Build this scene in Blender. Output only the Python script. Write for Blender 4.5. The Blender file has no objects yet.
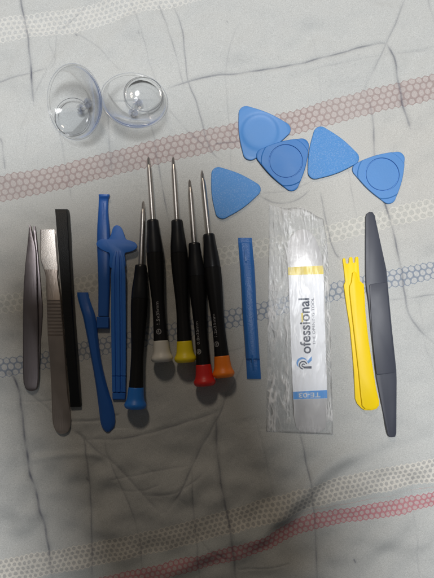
import bpy, bmesh, math, random
import numpy as np
from mathutils import Vector, noise as mnoise
random.seed(7); RNG = np.random.default_rng(11)
S = bpy.context.scene
COL = S.collection
MM = 0.001

# ------------------------------------------------------------------ camera
CAM = np.array([0.0, -0.030, 0.400]); TGT = np.array([0.0, 0.0, 0.0])
FPX, CX, CY = 590.0, 217.0, 289.0
fw = (TGT - CAM) / np.linalg.norm(TGT - CAM)
rt = np.array([1.0, 0, 0]); up = np.cross(rt, fw)
cd = bpy.data.cameras.new('camera'); cam = bpy.data.objects.new('camera', cd); COL.objects.link(cam)
cam.location = CAM; cam.rotation_euler = Vector(fw).to_track_quat('-Z', 'Y').to_euler()
cd.sensor_fit = 'VERTICAL'; cd.sensor_height = 24.0; cd.lens = 24.0 * FPX / 578.0
cd.clip_start = 0.01; cd.clip_end = 50
S.camera = cam

def U(px, py, z=0.0):
    """survey: point of the photograph -> place on the bed at height z (metres)"""
    d = fw + rt * ((px - CX) / FPX) + up * (-(py - CY) / FPX)
    t = (z - CAM[2]) / d[2]
    p = CAM + d * t
    return Vector((p[0], p[1], z))
PX = 0.401 / FPX            # metres per photo pixel on the bed

# ------------------------------------------------------------------ materials
def nodes(name):
    m = bpy.data.materials.new(name); m.use_nodes = True
    n = m.node_tree.nodes; l = m.node_tree.links
    b = n['Principled BSDF']
    return m, n, l, b

def plastic(name, rgb, rough=0.45, var=0.12, bump=0.0, bscale=900, spec=0.5, speck=0.0, metallic=0.0, scratch=False):
    m, n, l, b = nodes(name)
    tc = n.new('ShaderNodeTexCoord')
    nz = n.new('ShaderNodeTexNoise'); nz.inputs['Scale'].default_value = 60; nz.inputs['Detail'].default_value = 6
    l.new(tc.outputs['Object'], nz.inputs['Vector'])
    mx = n.new('ShaderNodeMix'); mx.data_type = 'RGBA'
    mx.inputs[6].default_value = (*[c * (1 - var) for c in rgb], 1)
    mx.inputs[7].default_value = (*[min(1, c * (1 + var)) for c in rgb], 1)
    l.new(nz.outputs['Fac'], mx.inputs[0])
    col = mx.outputs[2]
    n2 = n.new('ShaderNodeTexNoise'); n2.inputs['Scale'].default_value = bscale; n2.inputs['Detail'].default_value = 3
    l.new(tc.outputs['Object'], n2.inputs['Vector'])
    if speck:
        rp = n.new('ShaderNodeValToRGB'); rp.color_ramp.elements[0].position = 0.52; rp.color_ramp.elements[1].position = 0.68
        rp.color_ramp.elements[0].color = (0, 0, 0, 1); rp.color_ramp.elements[1].color = (speck, speck, speck, 1)
        l.new(n2.outputs['Fac'], rp.inputs[0])
        m2 = n.new('ShaderNodeMix'); m2.data_type = 'RGBA'
        m2.inputs[7].default_value = (*[min(1, c * 0.6 + 0.35) for c in rgb], 1)
        l.new(rp.outputs[0], m2.inputs[0]); l.new(col, m2.inputs[6]); col = m2.outputs[2]
    l.new(col, b.inputs['Base Color'])
    mr = n.new('ShaderNodeMapRange'); mr.inputs['To Min'].default_value = max(0.05, rough - 0.1); mr.inputs['To Max'].default_value = rough + 0.12
    l.new(nz.outputs['Fac'], mr.inputs['Value']); l.new(mr.outputs[0], b.inputs['Roughness'])
    b.inputs['Specular IOR Level'].default_value = spec
    b.inputs['Metallic'].default_value = metallic
    src = n2.outputs['Fac']
    if scratch:
        mp = n.new('ShaderNodeMapping'); mp.inputs['Scale'].default_value = (1, 0.12, 1); mp.inputs['Rotation'].default_value = (0, 0, 1.2)
        l.new(tc.outputs['Object'], mp.inputs['Vector'])
        l.new(mp.outputs[0], n2.inputs['Vector'])
    if bump:
        bp = n.new('ShaderNodeBump'); bp.inputs['Strength'].default_value = bump; bp.inputs['Distance'].default_value = 0.0004
        l.new(src, bp.inputs['Height']); l.new(bp.outputs[0], b.inputs['Normal'])
    return m

M = {}
M['pick'] = plastic('matte_blue_plastic', (0.075, 0.23, 0.53), 0.45, 0.06, 0.08, spec=.35)
M['pick_dark'] = plastic('smooth_blue_plastic', (0.032, 0.165, 0.45), 0.45, 0.06, 0.05, spec=.3)
M['pick_rough'] = plastic('grained_blue_plastic', (0.06, 0.23, 0.54), 0.5, 0.06, 0.5, 1700, speck=0.32, spec=.35)
M['blue'] = plastic('blue_nylon', (0.022, 0.115, 0.43), 0.38, 0.1, 0.15, 700)
M['blue2'] = plastic('bright_blue_nylon', (0.032, 0.17, 0.60), 0.42, 0.08, 0.12, 700)
M['blue3'] = plastic('grained_blue_nylon', (0.028, 0.15, 0.46), 0.36, 0.08, 0.5, 1100)
M['black'] = plastic('black_nylon', (0.008, 0.009, 0.010), 0.42, 0.2, 0.35, 1300, spec=0.28)
M['rubber'] = plastic('black_rubber', (0.008, 0.008, 0.009), 0.55, 0.25, 0.12, 900, spec=0.28)
M['collar'] = plastic('black_hard_plastic', (0.012, 0.013, 0.016), 0.33, 0.1, 0.03, spec=0.4)
M['slate'] = plastic('dark_slate_nylon', (0.043, 0.048, 0.068), 0.48, 0.1, 0.05, 2200)
M['yellow'] = plastic('yellow_plastic', (0.93, 0.66, 0.003), 0.45, 0.03, 0.04, spec=.3)
for k, c in dict(cap_blue=(0.02, 0.19, 0.66), cap_white=(0.66, 0.64, 0.58), cap_yellow=(0.88, 0.68, 0.01),
                 cap_red=(0.68, 0.024, 0.02), cap_orange=(1.0, 0.235, 0.012)).items():
    M[k] = plastic(k.replace('cap_', '') + '_cap_plastic', c, 0.42, 0.04, 0.05)
M['steel'] = plastic('bright_steel', (0.66, 0.62, 0.58), 0.36, 0.1, 0.1, 500, metallic=1.0)
M['steel_dark'] = plastic('brushed_grey_steel', (0.30, 0.265, 0.275), 0.40, 0.12, 0.12, 900, metallic=1.0, scratch=True)
M['steel_ham'] = plastic('hammered_steel', (0.58, 0.50, 0.445), 0.38, 0.25, 0.35, 1500, metallic=1.0, scratch=True)
M['steel_tip'] = plastic('highlit_grained_steel', (0.84, 0.79, 0.75), 0.43, 0.1, 0.32, 1500, metallic=1.0)  # tip highlight painted in: lighter colour than the arm's steel
M['blade'] = plastic('spring_steel', (0.62, 0.61, 0.61), 0.36, 0.06, 0.1, 600, metallic=0.35)
M['paper'] = plastic('white_label_paper', (0.86, 0.87, 0.90), 0.4, 0.02)
M['ink_yellow'] = plastic('yellow_ink', (0.80, 0.62, 0.03), 0.4, 0.03)
M['ink_blue'] = plastic('blue_ink', (0.01, 0.26, 0.70), 0.4, 0.03)
M['ink_dark'] = plastic('dark_ink', (0.03, 0.045, 0.085), 0.5, 0.05)
M['ink_grey'] = plastic('grey_ink', (0.12, 0.13, 0.17), 0.5, 0.05)
M['ink_white'] = plastic('white_ink', (0.62, 0.66, 0.70), 0.5, 0.02)
M['print_white'] = plastic('faded_white_print', (0.34, 0.34, 0.35), 0.55, 0.3)
M['case'] = plastic('slab_dark', (0.02, 0.018, 0.016), 0.6, 0.2, 0.3)  # dark finish of the added shade slab
M['slab_top'] = plastic('slab_gloss', (0.01, 0.01, 0.012), 0.1, 0.0)  # glossy top layer of the added shade slab

def clear_vinyl(edge=(0.50, 0.61, 0.90), refl=.42, blue=.62, dcol=(.50, .62, .93)):
    m, n, l, b = nodes('clear_vinyl'); n.remove(b)
    out = n['Material Output']
    lw = n.new('ShaderNodeLayerWeight'); lw.inputs['Blend'].default_value = 0.30
    rp = n.new('ShaderNodeValToRGB')
    e = rp.color_ramp.elements
    e[0].position = 0.55; e[0].color = (0.99, 0.992, 0.995, 1)
    e[1].position = 0.95; e[1].color = (*edge, 1)
    l.new(lw.outputs['Facing'], rp.inputs[0])
    tr = n.new('ShaderNodeBsdfTransparent'); l.new(rp.outputs[0], tr.inputs[0])
    gl = n.new('ShaderNodeBsdfGlossy'); gl.inputs['Roughness'].default_value = 0.07
    fr = n.new('ShaderNodeFresnel'); fr.inputs['IOR'].default_value = 1.45
    mr = n.new('ShaderNodeMapRange'); mr.inputs['To Max'].default_value = refl; l.new(fr.outputs[0], mr.inputs['Value'])
    mx = n.new('ShaderNodeMixShader'); l.new(mr.outputs[0], mx.inputs[0]); l.new(tr.outputs[0], mx.inputs[1]); l.new(gl.outputs[0], mx.inputs[2])
    df = n.new('ShaderNodeBsdfTranslucent'); df.inputs[0].default_value = (*dcol, 1)
    d2 = n.new('ShaderNodeBsdfDiffuse'); d2.inputs[0].default_value = (*dcol, 1)
    ad = n.new('ShaderNodeMixShader'); ad.inputs[0].default_value = .6; l.new(df.outputs[0], ad.inputs[1]); l.new(d2.outputs[0], ad.inputs[2])
    fr2 = n.new('ShaderNodeMapRange'); fr2.interpolation_type = 'SMOOTHSTEP'; fr2.inputs['From Min'].default_value = .60; fr2.inputs['From Max'].default_value = .96; fr2.inputs['To Max'].default_value = blue
    lw2 = n.new('ShaderNodeLayerWeight'); lw2.inputs['Blend'].default_value = .5; l.new(lw2.outputs['Facing'], fr2.inputs['Value'])
    m2 = n.new('ShaderNodeMixShader'); l.new(fr2.outputs[0], m2.inputs[0]); l.new(mx.outputs[0], m2.inputs[1]); l.new(ad.outputs[0], m2.inputs[2]); mx = m2
    l.new(mx.outputs[0], out.inputs[0])
    return m
M['vinyl'] = clear_vinyl()
M['vinyl_soft'] = clear_vinyl((.97, .98, 1.0), .3, .25, (.80, .85, .97))
M['vinyl_knob'] = clear_vinyl((.74, .80, .92), .9, .8, (.90, .93, .98))  # white rim highlight put into the knob's diffuse edge colour

def film():
    m, n, l, b = nodes('clear_bag_film'); n.remove(b)
    out = n['Material Output']
    tr = n.new('ShaderNodeBsdfTransparent'); tr.inputs[0].default_value = (0.995, 0.996, 0.997, 1)
    gl = n.new('ShaderNodeBsdfGlossy'); gl.inputs['Roughness'].default_value = 0.2
    tc = n.new('ShaderNodeTexCoord'); nz = n.new('ShaderNodeTexNoise'); nz.inputs['Scale'].default_value = 420; nz.inputs['Detail'].default_value = 2
    mp = n.new('ShaderNodeMapping'); mp.inputs['Scale'].default_value = (1, .35, 1)
    l.new(tc.outputs['Object'], mp.inputs[0]); l.new(mp.outputs[0], nz.inputs['Vector'])
    bp = n.new('ShaderNodeBump'); bp.inputs['Strength'].default_value = 0.12; bp.inputs['Distance'].default_value = 0.0003
    l.new(nz.outputs['Fac'], bp.inputs['Height']); l.new(bp.outputs[0], gl.inputs['Normal'])
    fr = n.new('ShaderNodeFresnel'); fr.inputs['IOR'].default_value = 1.5
    mr = n.new('ShaderNodeMapRange'); mr.inputs['From Min'].default_value = 0.028; mr.inputs['To Min'].default_value = 0.0; mr.inputs['To Max'].default_value = 0.6; l.new(fr.outputs[0], mr.inputs['Value'])
    df = n.new('ShaderNodeBsdfDiffuse'); df.inputs[0].default_value = (.93, .94, .95, 1)
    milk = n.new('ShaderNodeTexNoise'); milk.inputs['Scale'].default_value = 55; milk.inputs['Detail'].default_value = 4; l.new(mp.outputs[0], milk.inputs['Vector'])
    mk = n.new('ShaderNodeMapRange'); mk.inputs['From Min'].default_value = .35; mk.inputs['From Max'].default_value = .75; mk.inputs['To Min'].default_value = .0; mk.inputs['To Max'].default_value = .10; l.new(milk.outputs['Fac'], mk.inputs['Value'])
    m0 = n.new('ShaderNodeMixShader'); wa = n.new('ShaderNodeAttribute'); wa.attribute_name = 'painted_glint'          # lamp glints along the creases, painted white into the film
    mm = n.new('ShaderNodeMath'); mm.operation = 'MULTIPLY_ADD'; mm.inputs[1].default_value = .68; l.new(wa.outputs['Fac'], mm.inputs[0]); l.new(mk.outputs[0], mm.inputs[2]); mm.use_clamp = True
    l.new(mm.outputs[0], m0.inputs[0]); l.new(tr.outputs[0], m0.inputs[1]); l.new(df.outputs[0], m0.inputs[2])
    mx = n.new('ShaderNodeMixShader'); l.new(mr.outputs[0], mx.inputs[0]); l.new(m0.outputs[0], mx.inputs[1]); l.new(gl.outputs[0], mx.inputs[2])
    l.new(mx.outputs[0], out.inputs[0])
    return m
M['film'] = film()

# ------------------------------------------------------------------ object helpers
def link(name, me, mat, root=None, sharp=35, smooth=True):
    o = bpy.data.objects.new(name, me); COL.objects.link(o)
    me.materials.append(mat)
    if smooth:
        me.shade_smooth(); me.set_sharp_from_angle(angle=math.radians(sharp))
    if root is not None:
        o.parent = root
        top = root
        off = Vector(root.location)
        while top.parent: top = top.parent; off = off + top.location
        me.transform(__import__('mathutils').Matrix.Translation(-off))
    return o
def obj(name, bm, mat, root=None, sharp=35, smooth=True):
    bmesh.ops.recalc_face_normals(bm, faces=bm.faces[:])
    me = bpy.data.meshes.new(name); bm.to_mesh(me); bm.free()
    return link(name, me, mat, root, sharp, smooth)
def thing(name, label, cat, loc, group=None):
    o = bpy.data.objects.new(name, None); COL.objects.link(o); o.location = loc
    o.empty_display_size = 0.01
    o['label'] = label; o['category'] = cat
    if group: o['group'] = group
    return o

FLAT = [(-1, 0), (-1, .72), (-.93, .93), (-.84, 1), (.84, 1), (.93, .93), (1, .72), (1, 0)]
DOME = [(-1, 0), (-1, .35), (-.93, .66), (-.78, .86), (-.5, .97), (0, 1), (.5, .97), (.78, .86), (.93, .66), (1, .35), (1, 0)]
ROOF = [(-1, 0), (-1, .45), (-.95, .55), (-.60, .95), (-.5, 1), (.5, 1), (.60, .95), (.95, .55), (1, .45), (1, 0)]
RIB = [(-1, 0), (-1, .78), (-.93, .86), (-.52, .86), (-.44, .6), (-.24, .6), (-.17, 1), (.17, 1), (.24, .6), (.44, .6), (.52, .86), (.93, .86), (1, .78), (1, 0)]

def dense(st, sub):
    """Catmull-Rom through the stations"""
    if sub <= 1: return st
    st = np.array(st, float); out = []
    for i in range(len(st) - 1):
        p0 = st[max(i - 1, 0)]; p1 = st[i]; p2 = st[i + 1]; p3 = st[min(i + 2, len(st) - 1)]
        for k in range(sub):
            t = k / sub
            out.append(0.5 * (2 * p1 + (p2 - p0) * t + (2 * p0 - 5 * p1 + 4 * p2 - p3) * t * t + (3 * p1 - p0 - 3 * p2 + p3) * t ** 3))
    out.append(st[-1]); return out
def strip(st, sec=FLAT, sub=1, bm=None):
    """st: (xl, xr, y, zb, zt): photo-surveyed cuts across a long thin tool, heights in mm"""
    bm = bm or bmesh.new(); rows = []
    for xl, xr, y, zb, zt in dense(st, sub):
        a = U(xl, y, zt * MM); b = U(xr, y, zt * MM); c = (a + b) / 2; h = (b - a) / 2
        row = []
        for s, t in sec:
            p = c + h * s; row.append(bm.verts.new((p.x, p.y, (zb + (zt - zb) * t) * MM)))
        rows.append(row)
    n = len(sec)
    for r0, r1 in zip(rows, rows[1:]):
        for i in range(n):
            j = (i + 1) % n
            bm.faces.new((r0[i], r0[j], r1[j], r1[i]))
    bm.faces.new(rows[0]); bm.faces.new(rows[-1][::-1])
    return bm
def plate(pts, zb, zt, bev=0.3, z_of=None, smooth=0):
    """flat plate with rounded edges from a surveyed outline"""
    if smooth:
        P = np.array(pts, float); q = []
        N = len(P)
        for i in range(N):
            p0, p1, p2, p3 = P[i - 1], P[i], P[(i + 1) % N], P[(i + 2) % N]
            for k in range(smooth):
                t = k / smooth
                q.append(0.5 * (2 * p1 + (p2 - p0) * t + (2 * p0 - 5 * p1 + 4 * p2 - p3) * t * t + (3 * p1 - p0 - 3 * p2 + p3) * t ** 3))
        pts = q
    bm = bmesh.new()
    W = [U(x, y, zt * MM) for x, y in pts]
    N = len(W); ar = sum(W[i].x * W[(i + 1) % N].y - W[(i + 1) % N].x * W[i].y for i in range(N))
    if ar < 0: W = W[::-1]
    vs = [bm.verts.new((p.x, p.y, zb * MM)) for p in W]
    f = bm.faces.new(vs[::-1])
    r = bmesh.ops.extrude_face_region(bm, geom=[f])
    tv = [e for e in r['geom'] if isinstance(e, bmesh.types.BMVert)]
    for v in tv: v.co.z = zt * MM
    bmesh.ops.recalc_face_normals(bm, faces=bm.faces[:])
    tops = set(tv)
    ed = [e for e in bm.edges if e.verts[0] in tops and e.verts[1] in tops]
    if bev:
        bmesh.ops.bevel(bm, geom=ed, offset=bev * MM, segments=2, affect='EDGES', profile=0.5)
    if z_of:
        for v in bm.verts: v.co.z += z_of(v.co) * MM
    return bm
def text_geo(s, size, bold=0.0):
    cu = bpy.data.curves.new('t', 'FONT'); cu.body = s; cu.size = size; cu.offset = bold; cu.resolution_u = 3
    o = bpy.data.objects.new('t', cu); COL.objects.link(o)
    dg = bpy.context.evaluated_depsgraph_get(); dg.update()
    e = o.evaluated_get(dg); me = e.to_mesh()
    vs = [tuple(v.co[:2]) for v in me.vertices]; fs = [tuple(p.vertices) for p in me.polygons]
    e.to_mesh_clear(); bpy.data.objects.remove(o); bpy.data.curves.remove(cu)
    return vs, fs
def fit_text(s, x0, x1, y0, y1, bold=0.0):
    vs, fs = text_geo(s, 1.0, bold)
    a = [v[0] for v in vs]; b = [v[1] for v in vs]
    ax, bx, ay, by = min(a), max(a), min(b), max(b)
    return [((v[0] - ax) / (bx - ax) * (x1 - x0) + x0, (v[1] - ay) / (by - ay) * (y1 - y0) + y0) for v in vs], fs
def solid(bm, pts3, faces, drop):
    """printed letters with a sliver of ink thickness"""
    t = [bm.verts.new(p) for p in pts3]
    for f in faces:
        try: bm.faces.new([t[i] for i in f])
        except ValueError: pass
    return bm

# ------------------------------------------------------------------ the bed sheet
def project(X, Y):
    dx = X - CAM[0]; dy = Y - CAM[1]; dz = -CAM[2]
    d = dx * fw[0] + dy * fw[1] + dz * fw[2]
    return CX + FPX * (dx * rt[0] + dy * rt[1] + dz * rt[2]) / d, CY - FPX * (dx * up[0] + dy * up[1] + dz * up[2]) / d
def axis(lo, hi, step, far, cstep):
    a = np.arange(lo, hi + 1e-9, step)
    l = np.arange(-far, lo - cstep / 2, cstep); r = np.arange(hi + cstep, far + 1e-9, cstep)
    return np.concatenate([l, a, r])
gx = axis(-0.185, 0.185, 0.0005, 0.62, 0.006); gy = axis(-0.235, 0.245, 0.0005, 0.62, 0.006)
X, Y = np.meshgrid(gx, gy); X0, Y0 = X.copy(), Y.copy()
PXX, PYY = project(X, Y)
Z = np.zeros_like(X)

def sines(x, y, wl, n, seed):
    r = np.random.default_rng(seed); z = np.zeros_like(x)
    for _ in range(n):
        a = r.uniform(0, 2 * np.pi); k = 2 * np.pi / (wl * r.uniform(.6, 1.6)); z += np.sin(k * (x * np.cos(a) + y * np.sin(a)) + r.uniform(0, 6.28))
    return z / math.sqrt(n)
WOBX = sines(PXX, PYY, 26, 8, 1); WOBY = sines(PXX, PYY, 26, 8, 2)
WX = PXX + 0.35 * WOBX; WY = PYY + 0.35 * WOBY

def polydist(pts, reach, X=WX, Y=WY):
    pts = np.array(dense(pts, 5), float)
    D = np.full(X.shape, 1e3)
    m = (X > pts[:, 0].min() - reach) & (X < pts[:, 0].max() + reach) & (Y > pts[:, 1].min() - reach) & (Y < pts[:, 1].max() + reach)
    if not m.any(): return D, np.zeros_like(D)
    x = X[m]; y = Y[m]; d = np.full(x.shape, 1e6); sd = np.zeros(x.shape); tt = np.zeros(x.shape)
    L = len(pts) - 1
    for i in range(L):
        ax, ay = pts[i]; bx, by = pts[i + 1]; vx, vy = bx - ax, by - ay; q = vx * vx + vy * vy + 1e-9
        t = np.clip(((x - ax) * vx + (y - ay) * vy) / q, 0, 1)
        e = np.hypot(x - ax - t * vx, y - ay - t * vy); u = e < d
        d[u] = e[u]; tt[u] = ((i + t) / L)[u]
    D[m] = d; T = np.zeros_like(D); T[m] = tt
    return D, T

LINE = np.zeros_like(X)       # dark lines on the cotton, with a soft halo around each
def line(pts, w=0.75, s=0.7, groove=0.25, taper=True):
    global LINE, Z
    D, T = polydist(pts, 14)
    f = np.clip(np.minimum(T, 1 - T) * 8, 0.25, 1) if taper else 1.0
    vary = 0.75 + 0.25 * sines(PXX, PYY, 30, 5, int(pts[0][0] * 7 + pts[0][1]) % 999)
    LINE = np.maximum(LINE, np.maximum(np.exp(-(D / (w * 1.08)) ** 2), .22 * np.exp(-(D / (w * 3)) ** 2)) * s * f * vary)
    if groove: Z += groove * MM * (-1.5 * np.exp(-(D / (w * 2.6)) ** 2) + .55 * np.exp(-(D / (w * 7)) ** 2)) * f
dk = 0.72
line([(20, -20), (21, 0), (28, 38), (31, 70), (33, 104)], .9, .85, .5)
line([(-20, 84), (0, 81), (22, 75), (47, 68)], .7, .55)
line([(164, 90), (190, 81), (217, 75), (255, 71), (315, 60), (350, 50), (380, 43), (387, 44)], .85, .75, .4)
line([(387, 44), (394, 58), (398, 78), (402, 100), (408, 118), (411, 128)], 1.1, .85, .5)
line([(408, -8), (396, 22), (384, 48), (372, 74), (362, 97)], .8, .4)
line([(369, 99), (373, 120), (374, 152), (380, 180), (386, 205), (391, 221), (396, 242), (401, 265), (404, 289), (408, 312), (418, 328), (440, 349)], .9, .72, .4)
line([(158, 0), (172, 42), (185, 92)], .5, .42, .15)
line([(172, 0), (182, 30), (188, 80), (196, 100), (203, 128), (206, 138), (212, 152), (224, 162)], .55, .55, .15)
line([(128, -5), (140, 28), (150, 64), (160, 90)], .45, .3, .1)
line([(214, 144), (226, 143), (240, 141)], .6, .5, .1)
line([(166, 108), (180, 122), (192, 135), (210, 150)], .6, .35, .1)
line([(155, 150), (160.5, 177), (165, 202), (171, 226)], .5, .6, .1)
line([(145, 100), (152, 128), (158, 165)], .6, .35)
line([(57, 120), (62, 148), (67, 175), (72, 200)], .5, .35)
line([(108, 100), (109, 140), (112, 175)], .6, .3)
line([(95, -5), (70, 22), (48, 36), (55, 60), (50, 70)], .5, .28, .1)
line([(56, 28), (52, 60), (28, 105), (20, 135)], .5, .22, .1)
line([(75, 32), (100, 50), (122, 72)], .5, .28, .1)
line([(0, 138), (4, 150), (6, 172)], .6, .5, .2)
line([(22, 112), (28, 125), (24, 160)], .4, .16, .1)
line([(240, 20), (227, 60), (228, 110), (232, 175)], .5, .18, .1)
line([(310, 20), (318, 68), (322, 100)], .5, .14, .1)
line([(390, 55), (434, 46)], .5, .15, .1); line([(300, 73), (372, 57), (434, 48)], .6, .16, .15)
line([(428, -5), (436, 30)], .6, .3, .1)
line([(262, 193), (285, 191), (312, 182)], .5, .35, .1)
line([(261, 196), (272, 202), (285, 203), (299, 199), (309, 191)], .5, .6, .1)
line([(320, 192), (324, 211), (329, 234), (335, 252), (341, 259)], .6, .6, .1)
line([(348, 165), (352, 192), (357, 222)], .5, .28, .1)
line([(388, 300), (412, 298), (440, 294)], .5, .4, .15)
line([(420, 300), (424, 340), (434, 372)], .5, .2, .1)
line([(366, 262), (364, 280), (361, 300)], .4, .3, .1)
line([(3, 373), (11, 374), (17, 386), (22, 418), (28, 465), (38, 500), (47, 542), (53, 590)], 1.2, .85, .9)
line([(23, 386), (34, 398), (52, 413), (74, 432)], .6, .35)
line([(74, 432), (84, 442), (89, 480), (91, 520), (92, 590)], .8, .6, .5)
line([(78, 434), (97, 450), (120, 468), (140, 490), (160, 512)], 1.0, .45, .32)
line([(104, 438), (107, 455), (116, 475), (132, 512), (140, 545), (142, 575)], .7, .4, .3)
line([(60, 422), (100, 420), (120, 414)], .7, .4, .4)
line([(82, 440), (120, 438), (150, 433), (190, 421), (216, 412)], .9, .6, .35)
line([(228, 388), (222, 408), (210, 432), (196, 458), (180, 492), (166, 511)], 1.1, .55, .35)
line([(216, 412), (217, 450), (222, 490), (230, 530), (234, 560), (238, 590)], 1.2, .75, .9)
line([(192, 462), (193, 500), (196, 535), (200, 590)], .7, .5, .4)
line([(145, 495), (175, 492), (205, 472)], .8, .4, .25)
line([(108, 480), (150, 472), (190, 466)], .6, .3, .2)
line([(122, 490), (145, 490), (160, 484)], .5, .3, .15)
line([(196, 535), (212, 552), (228, 560)], .6, .4, .3)
line([(300, 432), (304, 452), (311, 488), (315, 520), (318, 590)], .8, .55, .4)
line([(257, 425), (266, 460), (274, 500)], .6, .25, .3)
line([(236, 570), (265, 569), (292, 563)], .5, .35, .2)
line([(413, 470), (415, 520), (420, 590)], .5, .18, .2)
line([(222, 352), (236, 350), (246, 346)], .6, .35, .1); line([(230, 390), (240, 370), (246, 350)], .7, .4, .2)
line([(10, 400), (40, 402), (60, 398)], .5, .2, .2)
line([(354, 558.5), (355.5, 561)], .7, .95, 0, False); line([(87, 478), (88.5, 481)], 1.3, .7, 0, False)
line([(138.5, 33), (139.3, 34.5)], .7, .7, 0, False); line([(75.5, 33.5), (77, 35.0)], .6, .8, 0, False); line([(227, 21.5), (227.8, 22.3)], .6, .7, 0, False)

# folds of the cloth (real relief)
def fold(pts, sig, h):
    global Z
    D, T = polydist(pts, sig * 4, PXX, PYY)
    Z += h * MM * np.exp(-(D / sig) ** 2) * np.clip(np.minimum(T, 1 - T) * 5, 0, 1)
fold([(225, 560), (262, 535), (292, 503), (322, 470), (352, 452), (374, 449)], 9, 4.2)
fold([(285, 545), (312, 505), (350, 470), (392, 452), (450, 432)], 9, -2.4)
fold([(150, 590), (185, 562), (225, 545), (250, 528)], 9, 2.6)
fold([(20, 462), (50, 456), (85, 453), (110, 458)], 4, 1.3)
fold([(215, 420), (240, 413), (275, 405)], 4, 1.1)
fold([(140, 560), (200, 545), (250, 515), (285, 490)], 12, -1.2)
fold([(100, 520), (130, 500), (150, 470)], 11, 1.0)
fold([(60, 575), (110, 530), (120, 480)], 12, 1.0)
fold([(100, 470), (128, 488), (155, 520)], 8, 1.0)
fold([(180, 500), (200, 480), (216, 470)], 9, 1.1)
fold([(0, 420), (12, 470), (24, 530), (36, 590)], 9, 1.3)
fold([(60, 520), (70, 470), (76, 440)], 8, .7)
fold([(250, 430), (262, 470), (280, 520)], 8, .7)
fold([(130, 300), (230, 285), (262, 281)], 6, -.3)
fold([(300, 25), (370, 10), (440, -6)], 8, .6)
fold([(200, 82), (300, 70), (372, 52)], 6, .5)
fold([(350, 460), (400, 470), (440, 455)], 10, .8)
fold([(330, 560), (380, 545), (440, 535)], 12, 1.0)
under = np.exp(-(((PXX - 215) / 190) ** 6 + ((PYY - 265) / 175) ** 6))    # pressed flat where the tools lie
Z += MM * (1.5 * sines(PXX, PYY, 95, 9, 5) + 0.75 * sines(PXX, PYY, 38, 9, 6) + 0.18 * sines(PXX, PYY, 17, 9, 7)) * (1 - .74 * under)
Z += MM * 0.05 * sines(PXX, PYY, 9, 14, 8)
Z = np.where(Z > 0, Z * (1 - .9 * under), Z) - 0.15 * MM * under
tools_clear = under > .5
Z[tools_clear] = np.minimum(Z[tools_clear], 0.0)
far = np.clip((np.hypot(X0, Y0) - .24) / .3, 0, 1); Z += -far * .004 + far * MM * 4 * sines(X0, Y0, .12, 8, 9)

# woven honeycomb bands:  centre line, cell pitch px, rows, lattice colour, cell colour, cell radius, strength
CLOTH = (0.475, 0.485, 0.478)
BANDS = [
 ([(-60, 46), (0, 32), (40, 24), (75, 20), (130, 5), (190, -10), (500, -80)], 5.3, 5, (.585, .585, .56), (.47, .48, .475), .33),
 ([(-60, 203), (0, 190), (55, 178), (110, 164), (165, 150), (220, 138), (260, 131), (310, 118), (345, 108), (380, 99), (434, 87), (500, 72)], 6.9, 4, (.335, .265, .255), (.455, .405, .39), .40),
 ([(-60, 317), (12, 303), (86, 285), (165, 268), (245, 252), (300, 241), (345, 230), (405, 214), (434, 207), (500, 192)], 6.9, 3, (.585, .575, .53), (.47, .47, .44), .375),
 ([(-60, 380), (0, 368), (43, 361), (100, 347), (171, 332), (231, 319), (266, 310), (336, 291), (396, 278), (434, 270), (500, 256)], 6.6, 3, (.215, .255, .32), (.47, .48, .485), .405),
 ([(-60, 582), (0, 571), (55, 562), (110, 551), (165, 539), (217, 525), (255, 514), (282, 507), (300, 500), (330, 492), (360, 484), (400, 477), (434, 470), (500, 456)], 5.3, 5, (.62, .60, .55), (.40, .395, .38), .335),
 ([(-60, 622), (120, 581), (165, 570), (217, 557), (262, 544), (280, 536), (300, 527), (322, 520), (360, 513), (400, 507), (434, 499), (500, 486)], 5.6, 3, (.47, .20, .225), (.50, .40, .40), .36),
]
HU = np.zeros_like(X); HV = np.full(X.shape, 50.0); HH = np.zeros_like(X); HR = np.full(X.shape, .4); SH = np.zeros_like(X)
LC = np.zeros(X.shape + (3,)); CC = np.zeros(X.shape + (3,)); best = np.full(X.shape, 1e9)
WX2 = PXX + .5 * WOBX; WY2 = PYY + .5 * WOBY
for pts, pitch, rows, lc, cc, cr in BANDS:
    p = np.array(dense(pts, 8)); yc = np.interp(WX2, p[:, 0], p[:, 1])
    s = np.concatenate([[0], np.cumsum(np.hypot(np.diff(p[:, 0]), np.diff(p[:, 1])))])
    th = np.arctan(np.gradient(p[:, 1], p[:, 0])); th = np.convolve(np.pad(th, 12, mode='edge'), np.ones(25) / 25, 'valid')
    TH = np.interp(WX2, p[:, 0], th); dy = WY2 - yc
    u = (np.interp(WX2, p[:, 0], s) + dy * np.sin(TH)) / pitch; v = dy * np.cos(TH) / pitch
    a = np.abs(v) - rows * .433
    k = a < best
    best[k] = a[k]; HU[k] = u[k]; HV[k] = (v + (0.433 if rows % 2 == 0 else 0))[k] + 1.7320508 * 40; HH[k] = rows * .433
    HR[k] = cr; LC[k] = lc; CC[k] = cc
    SH[k] = .433 if rows % 2 == 0 else 0
HH[best > .9] = 0
HU += 1000
STRIPE = np.zeros_like(X)      # the plain tinted stripes either side of the bottom red band
y5 = np.interp(PXX, [q[0] for q in BANDS[4][0]], [q[1] for q in BANDS[4][0]]); y6 = np.interp(PXX, [q[0] for q in BANDS[5][0]], [q[1] for q in BANDS[5][0]])
STRIPE = np.clip((PYY - y5 - 12) / 2, 0, 1) * np.clip((y6 - 7 - PYY) / 2, 0, 1)
y3 = np.interp(PXX, [q[0] for q in BANDS[2][0]], [q[1] for q in BANDS[2][0]]); y2 = np.interp(PXX, [q[0] for q in BANDS[1][0]], [q[1] for q in BANDS[1][0]])
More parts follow.
